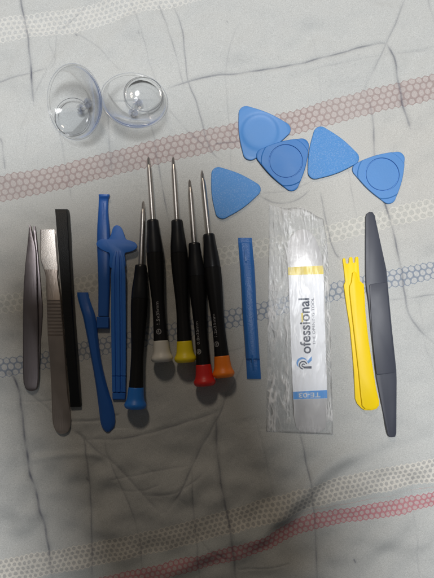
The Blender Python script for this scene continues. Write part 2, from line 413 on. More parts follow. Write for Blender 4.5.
WARM = np.clip((PYY - y2 + 20) / 60, 0, 1) * np.clip((y3 + 70 - PYY) / 60, 0, 1)

ny, nx = X.shape
co = np.stack([X, Y, Z], -1).reshape(-1, 3).astype(np.float32)
idx = np.arange(nx * ny).reshape(ny, nx)
q = np.stack([idx[:-1, :-1], idx[:-1, 1:], idx[1:, 1:], idx[1:, :-1]], -1).reshape(-1, 4).astype(np.int32)
me = bpy.data.meshes.new('bed_sheet')
me.vertices.add(len(co)); me.vertices.foreach_set('co', co.ravel())
me.loops.add(q.size); me.loops.foreach_set('vertex_index', q.ravel())
me.polygons.add(len(q)); me.polygons.foreach_set('loop_start', np.arange(0, q.size, 4, dtype=np.int32))
me.update(calc_edges=True)
def attr(name, arr, vec=False):
    a = me.attributes.new(name, 'FLOAT_VECTOR' if vec else 'FLOAT', 'POINT')
    a.data.foreach_set('vector' if vec else 'value', np.ascontiguousarray(arr, dtype=np.float32).ravel())
attr('hex', np.stack([HU, HV, np.zeros_like(HU)], -1), True)
attr('hexhalf', np.stack([HH, HR, SH], -1), True)
attr('lattice', LC, True); attr('cells', CC, True)
attr('line_stripe_warm', np.stack([LINE, STRIPE, WARM], -1), True)

def sheet_mat():
    m, n, l, b = nodes('cotton_bed_sheet')
    def A(name):
        a = n.new('ShaderNodeAttribute'); a.attribute_name = name; return a.outputs['Vector']
    def mth(op, a, b_=None, c=None):
        x = n.new('ShaderNodeMath'); x.operation = op
        for i, v in enumerate((a, b_, c)):
            if v is None: continue
            if isinstance(v, (int, float)): x.inputs[i].default_value = v
            else: l.new(v, x.inputs[i])
        return x.outputs[0]
    def sep(v):
        s = n.new('ShaderNodeSeparateXYZ'); l.new(v, s.inputs[0]); return s.outputs
    def mix(f, a, b_):
        x = n.new('ShaderNodeMix'); x.data_type = 'RGBA'
        for i, v in ((0, f), (6, a), (7, b_)):
            if isinstance(v, tuple): x.inputs[i].default_value = (*v, 1)
            elif isinstance(v, (int, float)): x.inputs[i].default_value = v
            else: l.new(v, x.inputs[i])
        return x.outputs[2]
    tc = n.new('ShaderNodeTexCoord').outputs['Object']
    hu, hv, _ = sep(A('hex')); hh, hr, hs = sep(A('hexhalf')); ck, stp, wrm = sep(A('line_stripe_warm'))
    R3 = 1.7320508
    ax = mth('SUBTRACT', mth('MODULO', hu, 1.0), .5); ay = mth('SUBTRACT', mth('MODULO', hv, R3), R3 / 2)
    bx = mth('SUBTRACT', mth('MODULO', mth('ADD', hu, .5), 1.0), .5); by = mth('SUBTRACT', mth('MODULO', mth('ADD', hv, R3 / 2), R3), R3 / 2)
    la = mth('SQRT', mth('ADD', mth('MULTIPLY', ax, ax), mth('MULTIPLY', ay, ay)))
    lb = mth('SQRT', mth('ADD', mth('MULTIPLY', bx, bx), mth('MULTIPLY', by, by)))
    d = mth('MINIMUM', la, lb); pick = mth('LESS_THAN', la, lb)
    gy_ = mth('ADD', mth('MULTIPLY', ay, pick), mth('MULTIPLY', by, mth('SUBTRACT', 1.0, pick)))
    # row centre, relative to the middle of the band
    vc = mth('SUBTRACT', mth('SUBTRACT', mth('SUBTRACT', hv, R3 * 40), gy_), hs)
    inside = mth('LESS_THAN', mth('ABSOLUTE', vc), hh)
    nz1 = n.new('ShaderNodeTexNoise'); nz1.inputs['Scale'].default_value = 1900; nz1.inputs['Detail'].default_value = 3; l.new(tc, nz1.inputs['Vector'])
    nz2 = n.new('ShaderNodeTexNoise'); nz2.inputs['Scale'].default_value = 26; nz2.inputs['Detail'].default_value = 5; l.new(tc, nz2.inputs['Vector'])
    nz3 = n.new('ShaderNodeTexNoise'); nz3.inputs['Scale'].default_value = 260; nz3.inputs['Detail'].default_value = 3; l.new(tc, nz3.inputs['Vector'])
    sm = n.new('ShaderNodeMapRange'); sm.interpolation_type = 'SMOOTHSTEP'
    l.new(mth('ADD', d, mth('MULTIPLY', mth('SUBTRACT', nz3.outputs['Fac'], .5), .10)), sm.inputs['Value'])
    l.new(mth('SUBTRACT', hr, .05), sm.inputs['From Min']); l.new(mth('ADD', hr, .045), sm.inputs['From Max'])
    base = mix(nz2.outputs['Fac'], (CLOTH[0] * .95, CLOTH[1] * .955, CLOTH[2] * .96), (CLOTH[0] * 1.05, CLOTH[1] * 1.045, CLOTH[2] * 1.03))
    base = mix(mth('MULTIPLY', stp, .55), base, (.40, .43, .43))
    base = mix(mth('MULTIPLY', wrm, .5), base, (.50, .485, .45))
    band = mix(sm.outputs[0], A('cells'), A('lattice'))
    col = mix(mth('MULTIPLY', inside, mth('MULTIPLY_ADD', nz2.outputs['Fac'], .5, .62)), base, band)
    col = mix(mth('MULTIPLY', ck, .95), col, (.085, .092, .125))
    # thread-scale mottling of the weave
    wv = n.new('ShaderNodeMapRange'); wv.inputs['From Min'].default_value = .25; wv.inputs['From Max'].default_value = .75
    wv.inputs['To Min'].default_value = .80; wv.inputs['To Max'].default_value = 1.18; l.new(nz1.outputs['Fac'], wv.inputs['Value'])
    vm = n.new('ShaderNodeVectorMath'); vm.operation = 'SCALE'; l.new(col, vm.inputs[0]); l.new(wv.outputs[0], vm.inputs['Scale'])
    l.new(vm.outputs[0], b.inputs['Base Color'])
    b.inputs['Roughness'].default_value = .9; b.inputs['Specular IOR Level'].default_value = .15
    b.inputs['Sheen Weight'].default_value = .05
    bp = n.new('ShaderNodeBump'); bp.inputs['Strength'].default_value = .35; bp.inputs['Distance'].default_value = .0003
    l.new(mth('ADD', nz1.outputs['Fac'], mth('MULTIPLY', mth('MULTIPLY', sm.outputs[0], inside), .8)), bp.inputs['Height'])
    l.new(bp.outputs[0], b.inputs['Normal'])
    return m
sheet = bpy.data.objects.new('bed_sheet', me); COL.objects.link(sheet); me.materials.append(sheet_mat()); me.shade_smooth()
sheet['kind'] = 'structure'; sheet['label'] = 'crumpled pale grey cotton bed sheet with honeycomb bands under the tools'

# ------------------------------------------------------------------ screwdrivers
def lathe(bm, o, ax, prof, seg=32, lobes=0, amp=0.0, up=Vector((0, 0, 1))):
    side = ax.cross(up).normalized(); nrm = side.cross(ax).normalized()
    rows = []
    for s, r in prof:
        row = []
        for k in range(seg):
            a = 2 * math.pi * k / seg; rr = r * (1 + amp * math.cos(lobes * a)) if lobes else r
            row.append(bm.verts.new(o + ax * s + (side * math.cos(a) + nrm * math.sin(a)) * rr))
        rows.append(row)
    for r0, r1 in zip(rows, rows[1:]):
        for k in range(seg): bm.faces.new((r0[k], r0[(k + 1) % seg], r1[(k + 1) % seg], r1[k]))
    bm.faces.new(rows[0][::-1]); bm.faces.new(rows[-1])
    return bm
def smooth_prof(p, sub=5): return [tuple(v) for v in dense(p, sub)]

def screwdriver(tip, end, cap, label, text=None, tside=-0.25, tstart=30, symbol='plus', flat=False):
    T = U(tip[0], tip[1], 4.0 * MM); E = U(end[0], end[1], 7.3 * MM)
    ax = (T - E); L = ax.length; ax = ax / L
    k = L / 205.0                                       # photo units -> metres
    root = thing('screwdriver', label, 'screwdriver', (E.x, E.y, 0), 'precision screwdrivers in a row')
    P = lambda pts, sub=5: [(s * k, r * k) for s, r in smooth_prof(pts, sub)]
    h = lathe(bmesh.new(), E, ax, P([(18.5, 6.9), (30, 6.4), (44, 6.0), (58, 6.15), (72, 6.9), (86, 7.7), (98, 8.1), (106.6, 8.15)]), 48, 8, .022)
    handle = obj('handle', h, M['rubber'], root, 60)
    c = lathe(bmesh.new(), E, ax, [(106.4 * k, 7.7 * k), (106.8 * k, 8.2 * k)] + P([(107.4, 8.3), (114, 8.0), (122, 7.2), (130, 6.3), (137.5, 5.9)]) + [(139.3 * k, 5.75 * k), (140.2 * k, 5.1 * k)], 40)
    obj('collar', c, M['collar'], root, 40)
    cp = lathe(bmesh.new(), E, ax, [(-.6 * k, 6.5 * k), (-.2 * k, 8.6 * k)] + P([(.9, 9.8), (2.2, 10.55), (3.6, 10.7), (5.2, 10.2), (7.2, 9.1), (10, 8.35), (15, 7.85), (19.4, 7.45)]) + [(20.2 * k, 7.1 * k), (20.3 * k, 6.2 * k)], 48)
    obj('swivel_cap', cp, M[cap], root, 35)
    sh = lathe(bmesh.new(), E, ax, [(139.5 * k, 2.5 * k), (190 * k, 2.5 * k), (194.5 * k, 2.1 * k), (197.5 * k, 1.35 * k)], 24)
    obj('shaft', sh, M['steel'], root, 30)
    tb = lathe(bmesh.new(), E, ax, [(197 * k, 1.4 * k), (200 * k, 1.25 * k), (203 * k, .95 * k), (205 * k, .35 * k)], 24, 4, .28)
    obj('tip', tb, M['steel'], root, 30)
    if text:
        side = ax.cross(Vector((0, 0, 1))).normalized(); nrm = side.cross(ax).normalized()
        def wrap(a, b, rr=6.55):                        # a along handle, b across: letters lie on the barrel
            s = a; rad = np.interp(s, [18.5, 30, 44, 58, 72], [6.9, 6.4, 6.0, 6.15, 6.9]) * 1.028
            th = math.pi / 2 - (tside + -b / rad * 1.0)
            return E + ax * (s * k) + (side * math.cos(th) + nrm * math.sin(th)) * rad * k
        bm = bmesh.new()
        vs, fs = fit_text(text, tstart + 7, tstart + 7 + 3.0 * len(text) * .92, -1.6, 1.6, .0)
        solid(bm, [wrap(a, b) for a, b in vs], fs, 0)
        # ring symbol with the drive mark inside
        N = 20
        ri = [bm.verts.new(wrap(tstart + 2.0 * math.cos(t * 2 * math.pi / N), 2.0 * math.sin(t * 2 * math.pi / N))) for t in range(N)]
        ro = [bm.verts.new(wrap(tstart + 2.6 * math.cos(t * 2 * math.pi / N), 2.6 * math.sin(t * 2 * math.pi / N))) for t in range(N)]
        for t in range(N): bm.faces.new((ri[t], ri[(t + 1) % N], ro[(t + 1) % N], ro[t]))
        for r in range({'plus': 2, 'star': 3}[symbol]):
            an = math.pi * r / {'plus': 2, 'star': 3}[symbol] + .2; dx, dy = math.cos(an), math.sin(an)
            bm.faces.new([bm.verts.new(wrap(tstart + 1.8 * s * dx - w * .28 * dy, 1.8 * s * dy + w * .28 * dx)) for s, w in ((-1, -1), (1, -1), (1, 1), (-1, 1))])
        obj('lettering', bm, M['print_white'], handle, 60, smooth=False)
    return root
screwdriver((143.4, 201), (135.2, 408.5), 'cap_blue', 'black precision screwdriver with blue end cap beside the blue cross shaped tool')
screwdriver((148.4, 157), (162.2, 361.5), 'cap_white', 'black precision screwdriver with white end cap', '1.5x35mm', -.12, 29)
screwdriver((173, 157), (185.6, 362), 'cap_yellow', 'black precision screwdriver with yellow end cap')
screwdriver((189.5, 179.5), (204.9, 385.5), 'cap_red', 'black precision screwdriver with red end cap', '0.8x35mm', -.55, 33, 'star')
screwdriver((201.9, 170.5), (223.9, 377), 'cap_orange', 'black precision screwdriver with orange end cap', '1.2x35mm', -.62, 32)

# ------------------------------------------------------------------ triangular picks
def outline(th, R=30.6, rc=7.5, bulge=2.0):
    """radius (photo px) of a rounded, slightly bulging triangle in direction th (corner at 0)"""
    D = R - rc
    t = (th + math.pi / 3) % (2 * math.pi / 3) - math.pi / 3
    # circle corner
    ta = abs(t)
    flat = (D * .5 + rc)                                # distance centre->side
    # parametric: point on side if its tangential position is inside
    rs = (flat + 0) / math.cos(math.pi / 3 - ta)
    x = rs * math.sin(math.pi / 3 - ta)                 # offset along the side from its middle
    half = D * math.sin(math.pi / 3)
    if x < half:
        return rs + bulge * (1 - (x / half) ** 2) * .9
    c = D * math.cos(ta)
    return c + math.sqrt(max(0, rc * rc - D * D * math.sin(ta) ** 2))
def pick(center, ang, kind, mat, label, lift=(0, 0, 0), scale=1.0, h=2.0):
    NS = 150
    hs = PX * scale
    C = U(center[0], center[1], h * MM)
    if kind == 'disc':
        RL = [0, 6, 12, 15.5, 16.0, 16.3, 17.0, 17.3, 19, 22, 24.3, 24.7, 25.2, 25.5, 28]
        def zf(r):
            if r <= 16.1: return h - .15
            if r <= 17.1: return h - .95
            if r <= 24.4: return h
            if r <= 24.8: return h - .2
            return h - .75
    elif kind == 'dish':
        RL = [0, 4, 8, 12, 14, 16, 17, 18, 19, 20, 21, 22, 24, 26]
        def zf(r): return h - .9 + .9 * (1 / (1 + math.exp(-(r - 17.8) * 1.1)))
    else:
        RL = [0, 8, 14, 18, 22, 26]
        def zf(r): return h
    bm = bmesh.new(); rings = []
    nR = len(RL)
    for j, r in enumerate(RL):
        if j == 0: rings.append([bm.verts.new((0, 0, zf(0) * MM))]); continue
        ring = []
        for k in range(NS):
            t = 2 * math.pi * k / NS; o = outline(t)
            rr = min(r, (o - .9) - .02 * (nR - j)); ring.append(bm.verts.new((rr * hs * math.cos(t), rr * hs * math.sin(t), zf(rr) * MM)))
        rings.append(ring)
    edge = [(.9, 0), (.45, -.12), (.12, -.4), (0, -.75)]
    for off, dz in edge:
        ring = []
        for k in range(NS):
            t = 2 * math.pi * k / NS; rr = outline(t) - off; ring.append(bm.verts.new((rr * hs * math.cos(t), rr * hs * math.sin(t), (zf(outline(t) - .9) + dz) * MM)))
        rings.append(ring)
    ring = []
    for k in range(NS):
        t = 2 * math.pi * k / NS; rr = outline(t) - .4; ring.append(bm.verts.new((rr * hs * math.cos(t), rr * hs * math.sin(t), 0.05 * MM)))
    rings.append(ring)
    for k in range(NS): bm.faces.new((rings[0][0], rings[1][k], rings[1][(k + 1) % NS]))
    for a, b in zip(rings[1:], rings[2:]):
        for k in range(NS): bm.faces.new((a[k], b[k], b[(k + 1) % NS], a[(k + 1) % NS]))
    bm.faces.new(rings[-1][::-1])
    o = obj('opening_pick', bm, M[mat], None, 28)
    o.location = (C.x, C.y, lift[2] * MM); o.rotation_euler = (lift[0], lift[1], -math.radians(ang))
    o.rotation_mode = 'XYZ'
    o['label'] = label; o['category'] = 'opening pick'; o['group'] = 'triangular blue opening picks'
    return o
pick((260.0, 131.5), -6, 'dish', 'pick', 'blue triangular pick with a dished face, partly under the ringed pick', scale=1.03)
pick((285.6, 161.6), 75, 'disc', 'pick_dark', 'blue triangular pick with a ring groove, its corner resting on the dished pick', lift=(.0, .055, 1.2))
pick((329.4, 154.2), 9, 'plain', 'pick_rough', 'grainy blue triangular pick lying between the two ringed picks', scale=1.0)
pick((382.4, 174.4), 74.2, 'disc', 'pick', 'blue triangular pick with a ring groove, lying apart at the right end', scale=1.0)
pick((231.5, 191.5), -6, 'plain', 'pick_rough', 'grainy blue triangular pick beside the screwdriver tips', scale=.97)

# ------------------------------------------------------------------ suction cups
def basis(n):
    n = n.normalized(); a = n.cross(Vector((0, 0, 1)));
    if a.length < 1e-4: a = Vector((1, 0, 0))
    a.normalize(); return a, n.cross(a).normalized(), n
def revolve(bm, c, n, prof, seg=72):
    """closed profile (distance along n, radius) in metres"""
    a, b, n = basis(n); rows = []
    for s, r in prof:
        if r < 1e-6: rows.append([bm.verts.new(c + n * s)]); continue
        rows.append([bm.verts.new(c + n * s + (a * math.cos(2 * math.pi * k / seg) + b * math.sin(2 * math.pi * k / seg)) * r) for k in range(seg)])
    for r0, r1 in zip(rows, rows[1:]):
        for k in range(seg):
            k2 = (k + 1) % seg
            if len(r0) == 1 and len(r1) == 1: continue
            if len(r0) == 1: bm.faces.new((r0[0], r1[k2], r1[k]))
            elif len(r1) == 1: bm.faces.new((r0[k], r0[k2], r1[0]))
            else: bm.faces.new((r0[k], r0[k2], r1[k2], r1[k]))
    return bm
def suction(rim_px, n, R, zc, knob_px, kn, kr, label):
    n = Vector(n).normalized(); kn = Vector(kn).normalized()
    rc = U(rim_px[0], rim_px[1], zc * MM)
    depth, th = 11.0, 1.3
    root = thing('suction_cup', label, 'suction cup', (rc.x, rc.y, 0), 'clear suction cups')
    inner = []; outer = []
    for i in range(15):
        r = R * i / 14; f = (r / R) ** 2
        inner.append((-(depth - depth * f), r))
        outer.append((-(depth - depth * f) - (th + 1.6 * (1 - f) ** 2), r))
    prof = inner[:-1] + [(-.05 + .95 * math.sin(q), R - .1 + .95 * math.cos(q)) for q in [math.radians(150 - 22 * i) for i in range(13)]] + outer[::-1][1:]
    bm = revolve(bmesh.new(), rc, n, [(s * MM, r * MM) for s, r in prof])
    obj('cup', bm, M['vinyl'], root, 50)
    kz = kr * math.sqrt(1 - kn.z ** 2) + 1.0
    kc = U(knob_px[0], knob_px[1], kz * MM)
    kp = [(1.0, 0), (1.05, kr * .55), (1.0, kr - 2.6), (1.15, kr - 1.9)] + [(1.25 * math.sin(q), kr - 1.25 + 1.25 * math.cos(q)) for q in [math.pi / 2 - math.pi * i / 10 for i in range(11)]] + [(-1.1, kr - 2.2), (-.8, kr - 2.8), (-.85, kr * .4), (-.85, 0)]
    bm = revolve(bmesh.new(), kc, kn, [(s * MM, r * MM) for s, r in kp], 56)
    obj('knob', bm, M['vinyl_knob'], root, 40)
    ap = rc - n * ((depth + 2.0) * MM); kb = ap - kc; kb = kb - kn * kb.dot(kn); kb = kc + kb * min(1, .62 * kr * MM / kb.length) + kn * 1.4 * MM
    # soft bent neck between the two
    bm = bmesh.new(); rows = []
    m1 = ap - n * 3 * MM; m2 = kb + kn * 3 * MM
    for i in range(9):
        t = i / 8; p = ap * (1 - t) ** 3 + m1 * 3 * t * (1 - t) ** 2 + m2 * 3 * t * t * (1 - t) + kb * t ** 3
        d = (m1 - ap) * 3 * (1 - t) ** 2 + (m2 - m1) * 6 * t * (1 - t) + (kb - m2) * 3 * t * t
        a, b, _ = basis(d); r = (3.4 - .8 * math.sin(math.pi * t)) * MM
        rows.append([bm.verts.new(p + (a * math.cos(k * math.pi / 10) + b * math.sin(k * math.pi / 10)) * r) for k in range(20)])
    for r0, r1 in zip(rows, rows[1:]):
        for k in range(20): bm.faces.new((r0[k], r0[(k + 1) % 20], r1[(k + 1) % 20], r1[k]))
    obj('neck', bm, M['vinyl_soft'], root, 60)
    return root
suction((74, 102.5), (-.50, -.30, .79), 23.5, 20, (72.2, 116.5), (-.16, -.10, .97), 12.9, 'clear suction cup tilted to the left, nearer the left edge of the sheet')
suction((134.5, 100), (.19, .30, .93), 21.6, 20, (143.4, 94.0), (.14, .18, .97), 13.6, 'clear suction cup tilted toward the top, the right one of the pair')

# ------------------------------------------------------------------ tweezers
at = U(31, 380)
t = thing('tweezers', 'dark pointed steel tweezers at the left end of the row', 'tweezers', at)
strip_a = [(28.8, 30.4, 225, 2.2, 3.0), (28.2, 32.4, 236, 2.4, 3.4), (26.9, 35.4, 248, 2.6, 3.7), (24.6, 36.6, 270, 2.8, 4.0), (23.0, 37, 300, 2.8, 4.0), (22.8, 38, 350, 1.8, 3.0),
           (23.0, 38.3, 378, .8, 2.0), (24.0, 37.6, 385, .6, 1.8), (26, 36, 389.2, .6, 1.6), (29.5, 32.5, 391, .6, 1.3)]
obj('arm', strip(strip_a, FLAT, 3), M['steel_dark'], t, 40)
strip_b = [(33.4, 35.0, 226, .6, 1.5), (32.8, 36.4, 240, .4, 1.5), (33, 38.6, 262, .2, 1.4), (33, 41.2, 290, .1, 1.2), (33, 42.4, 312, .1, 1.2), (30, 40.2, 345, .1, 1.0), (26, 38.6, 372, .1, .75), (28, 36, 386, .1, .58)]
obj('arm', strip(strip_b, FLAT, 3), M['steel_dark'], t, 40)

t = thing('tweezers', 'flat tipped steel tweezers with ribbed grip, beside the black bar', 'tweezers', U(60, 420))
base = [(40, 55, 229.5), (40, 56.4, 250), (40.2, 57.2, 260), (42.8, 57.9, 267), (45.2, 57.3, 275), (45.8, 58.5, 285), (46.4, 60.2, 296), (47.2, 62.6, 325), (48, 64.2, 343), (50, 65.7, 365), (51.2, 67.9, 395),
        (52, 69.9, 416), (52.8, 70, 424), (54.8, 68.9, 429.5), (57.5, 66.6, 432.8), (60.5, 63.0, 434)]
B = np.array(dense(base, 6))
ys = list(np.arange(229.5, 297.5, 1.6))
y = 297.8
st = []
def row(y, zt):
    zt0 = np.interp(y, [229, 262, 300, 340, 400, 434], [1.6, 2.6, 4.6, 4.4, 2.6, 1.5]) + zt
    return (np.interp(y, B[:, 2], B[:, 0]), np.interp(y, B[:, 2], B[:, 1]), y, max(.2, zt0 - 1.5 - zt * .9), zt0)
for v in ys: st.append(row(v, 0))
for g in range(11):
    st += [row(y, 0), row(y + 2.0, 0), row(y + 2.15, -1.0), row(y + 3.2, -1.0)]; y += 3.45
for v in list(np.arange(y, 433.6, 1.6)) + [433.9]: st.append(row(v, 0))
cut = next(i for i, q in enumerate(st) if q[2] > 269)
arm = obj('arm', strip(st[cut:], FLAT), M['steel_ham'], t, 30)
obj('flat_tip', strip(st[:cut + 1], FLAT), M['steel_tip'], arm, 30)
st2 = [(41, 55.8, 230, .1, .9), (41, 57, 255, .1, .9), (46.2, 58.8, 278, .1, .9), (47.5, 63.4, 320, .1, 1), (50, 66.4, 365, .1, .9), (53, 70.4, 415, .1, .7), (56, 68, 428, .1, .6)]
obj('arm', strip(st2, FLAT, 4), M['steel_ham'], t, 40)

# ------------------------------------------------------------------ pry bars and spudgers
bar = []
for yy, zt in [(209, 4.2), (210.2, 6.0), (213.5, 7.0), (260, 7.2), (300, 7.2), (350, 7.0), (390, 6.6), (398, 5.2), (406, 2.6), (407, 1.8)]:
    bar.append((54.4 + 15.4 * (yy - 209) / 197, np.interp(yy, [209, 300, 386, 407], [67.4, 71.9, 78.2, 80.8]), yy, .05, zt))
o = obj('pry_bar', strip(bar, FLAT), M['black'], None, 25)
def solo(o, label, cat, group=None):
    o['label'] = label; o['category'] = cat
    if group: o['group'] = group
    c = sum((Vector(v.co) for v in o.data.vertices), Vector()) / len(o.data.vertices); c.z = 0
    o.data.transform(__import__('mathutils').Matrix.Translation(-c)); o.location = c
solo(o, 'thick black plastic pry bar beside the ribbed flat tipped tweezers', 'pry bar')

G = 'blue plastic spudgers'
sp = [(77, 88, 292.4, .6, 1.6), (77.2, 88.6, 297, .4, 2.0), (79.3, 91.3, 306, .2, 2.8), (82, 94.4, 316, .1, 4.0), (84.8, 96.3, 330, .1, 4.4), (88, 98, 346, .1, 4.6), (90.5, 100, 360, .1, 4.6), (93.3, 103.2, 375, .1, 4.4),
      (96.0, 107.8, 392, .1, 4.0), (97.4, 111.4, 403, .1, 3.7), (98.8, 113.8, 413, .1, 3.3), (99.8, 114.5, 421, .1, 3.0), (101.6, 113.4, 427.4, .1, 2.6), (104.6, 110.4, 431.2, .1, 2.1), (106.5, 108, 432, .1, 1.6)]
o = obj('spudger', strip(sp, ROOF, 3), M['blue'], None, 30); solo(o, 'dark blue spudger with a rounded end, lying aslant beside the black bar', 'spudger', G)
root = thing('spudger', 'long blue spudger with a hooked tip, partly under the cross shaped tool', 'spudger', U(103, 320), G)
sp = [(98.2, 109.4, 194.2, 3.0, 4.6), (98.4, 109.0, 196.4, 2.4, 4.4), (98.4, 108.2, 199.5, 1.2, 2.9), (98.1, 107.8, 206, .4, 2.4), (97.4, 108, 215, .1, 2.8), (96.5, 109.2, 228, .1, 3.3), (96.3, 109.9, 245, .1, 3.4), (96.9, 109.9, 262, .1, 3.4),
      (97.6, 109.3, 285, .1, 3.4), (97.5, 108.2, 316, .1, 3.4)]
obj('handle', strip(sp, DOME, 3), M['blue'], root, 45)
obj('end_block', strip([(96.3, 108.6, 316.6, .05, 3.1), (96.2, 108.7, 317.4, .05, 3.7), (96.3, 108.7, 327.4, .05, 3.6), (96.5, 108.6, 328.5, .05, 3.0)], FLAT), M['blue'], root, 30)
obj('tip_rib', strip([(102.4, 103.6, 203, 2.0, 2.9), (101.8, 104.0, 212, 2.2, 3.2), (102.6, 103.3, 220, 2.4, 3.1)], FLAT), M['blue'], root, 30)

root = thing('cross_head_pry_tool', 'bright blue pry tool with a rounded cross shaped head', 'pry tool', U(118, 390))
lift = lambda co: 3.4 * min(1, max(0, (co.y - U(118, 330).y) / (U(118, 245).y - U(118, 330).y)))
head = [(118, 226), (121.6, 228), (124.3, 233.5), (126.6, 239.6), (131, 241.2), (135.5, 243.2), (137.7, 246.3), (136.4, 249.5), (132, 251.9), (128, 252.8), (125.2, 255), (125.2, 268), (110.8, 268), (110.6, 255), (106.8, 252.4), (101, 249.4), (97.4, 245.6), (98.4, 242), (102.6, 239.8), (109, 239.8), (111.8, 235), (113.4, 229.6), (115.2, 227)]
obj('head', plate(head, .2, 1.7, .35, lift, 5), M['blue2'], root, 40)
stem = []
for yy, zt in [(250.5, 1.8), (251.5, 2.2), (258, 2.8), (275, 3.4), (320, 3.6), (372, 3.6), (375.6, 3.6), (376, 3.0), (376.8, 3.0), (377.2, 3.6), (392, 3.4)]:
    z0 = 3.4 * min(1, max(0, (330 - yy) / 85))
    w = np.interp(yy, [250, 256, 262], [.35, .7, 1.0])
    xl = np.interp(yy, [262, 300, 350, 400], [110.9, 110.6, 111.0, 112.2]); xr = np.interp(yy, [262, 300, 350, 400], [125, 125.6, 126, 125.1]); c = (xl + xr) / 2
    stem.append((c + (xl - c) * w, c + (xr - c) * w, yy, .1 + z0, zt + z0))
obj('handle', strip(stem, RIB), M['blue2'], root, 30)
obj('end_block', strip([(112.2, 125.4, 392.6, .1, 2.2), (112.1, 125.4, 393.2, .1, 2.8), (112.3, 125.1, 398.8, .1, 2.4), (112.5, 125.0, 399.6, .1, 1.8)], FLAT), M['blue2'], root, 30)

root = thing('spudger', 'short blue spudger with squared flat ends, between the orange capped screwdriver and the bag', 'spudger', U(250, 370), G)
sp = [(238.2, 252, 237.8, .3, .9), (238.3, 252.2, 242.5, .2, 1.3), (238.4, 252.4, 243.2, .1, 2.1), (239.2, 253.2, 253, .1, 2.5), (239.9, 254.2, 262, .1, 3.1), (240.7, 254.9, 270, .1, 4.4), (241.8, 256, 290, .1, 4.9), (243, 257.2, 315, .1, 5), (245.0, 258.9, 342, .1, 4.9),
      (245.7, 259.5, 353, .1, 4.7), (246, 259.9, 358.6, .1, 4.4), (246.2, 260.1, 359.6, .1, 2.4), (246.5, 260.4, 367, .1, 2.2), (247.1, 261, 377.6, .1, 1.5), (247.2, 261, 378.8, .1, 1.0)]
obj('handle', strip(sp, ROOF), M['blue3'], root, 28)
obj('tip_rib', strip([(245.2, 245.9, 246.5, 1.5, 2.5), (244.4, 246.8, 252, 1.8, 3.4), (244.6, 247.0, 259, 1.8, 3.9), (245.6, 246.6, 263, 2, 3.4)], FLAT, 2), M['blue3'], root, 30)
obj('tip_rib', strip([(250.8, 253.6, 355, 2.4, 5.0), (251.2, 253.4, 359, 1.6, 4.4), (252.4, 254.2, 366, 1.0, 3.2), (253.6, 254.6, 371, 1.0, 2.2)], FLAT, 2), M['blue3'], root, 30)

root = thing('forked_opening_tool', 'yellow plastic opening tool with three short tines', 'opening tool', U(366, 395))
low = [(342.8, 259.6), (343.3, 258.2), (344.9, 258), (345.7, 259.5), (346.0, 263.0), (347.5, 263.8), (349, 262.8), (349.2, 258.2), (350, 257.2), (351.9, 257), (352.7, 258.2), (352.9, 262.2), (354, 263), (355.2, 262), (355.4, 257.6), (356.2, 256.7), (357.8, 256.6), (358.6, 258), (359.2, 270), (360.2, 281), (364, 284.2), (364.3, 288),
       (365.6, 312), (368.4, 338), (373.7, 373), (376.6, 390), (379.4, 401.5), (379.2, 405.6), (376.6, 409), (371.5, 410.4), (365, 410.3), (361.8, 408.6), (357.2, 403.6), (355.3, 399), (354.2, 373), (352.3, 350), (350.2, 328), (347.3, 310), (344.2, 287.6), (344, 285), (345.4, 281.5), (344.2, 270)]
obj('forked_plate', plate(low, .1, 2.0, .3), M['yellow'], root, 35)
upp = [(352.8, 272.5), (354.5, 271.4), (356.5, 272.5), (358.8, 281.5), (363.2, 285.6), (363.5, 289), (364.9, 312), (367.7, 338), (373, 373), (375.9, 390), (378.6, 402), (378.0, 406), (375, 408.9), (370, 409.6), (365.5, 409.0), (362.4, 405.8), (361, 395), (359, 373), (355.2, 340), (352, 312), (349.6, 289.5), (349.8, 286), (351.6, 282)]
obj('grip', plate(upp, 2.0, 4.4, .45), M['yellow'], root, 35)

root = thing('pry_stick', 'long dark slate pry stick pointed at both ends, rightmost tool in the row', 'pry tool', U(385, 400))
bl = [(365.9, 217), (366.7, 213.6), (369.2, 211.8), (372.8, 212), (374.9, 215.2), (380.2, 240), (386.6, 269.5), (389, 295), (392.1, 328), (396.6, 370), (396.9, 380), (396.6, 433.5), (395.4, 436.9), (392, 437.4), (389.6, 437), (387.9, 434.3), (382.7, 410), (376.5, 378), (371.6, 335), (368.4, 300), (366.2, 285), (365.6, 269), (365.6, 240)]
obj('blade', plate(bl, .1, 2.4, .5), M['slate'], root, 40)
gr = [(369.6, 285.2), (371, 284.0), (385.8, 282.2), (387.2, 283), (388.3, 298), (391.2, 330), (395.4, 371), (394.6, 372.6), (378, 375), (376.6, 374), (373.2, 345), (370.8, 310)]
obj('grip', plate(gr, 2.4, 3.3, .35), M['slate'], root, 35)

# ------------------------------------------------------------------ steel blade tool with its printed label, inside a clear bag
root = thing('steel_opening_blade', 'flat steel opening blade with a white printed label, inside the clear bag', 'opening tool', U(308, 420))
bo = [(287.6, 243), (290.5, 237), (297.5, 230.5), (303, 229), (309, 230.5), (315.5, 238), (322.3, 258), (323.2, 268), (325, 300), (326.3, 350), (327.4, 395), (327.6, 418), (325.4, 427.5), (319.5, 432.6), (310, 433.4), (301, 432.2), (296.2, 427.5), (294.2, 418), (293, 395), (290.8, 340), (288.8, 285), (287.8, 262)]
obj('blade', plate(bo, .4, 1.0, .15), M['blade'], root, 40)
def quad_band(ya, yb, za, zb, inset=0.0):
    xl = lambda y: np.interp(y, [262, 285, 340, 395, 400], [287.8, 288.8, 290.8, 293, 293.2]) + inset; xr = lambda y: np.interp(y, [262, 300, 350, 400], [323, 325, 326.3, 327.4]) - inset
    return plate([(xl(ya), ya + 1.2), (xr(ya), ya - .6), (xr(yb), yb - .6), (xl(yb), yb + .6)], za, zb, 0)
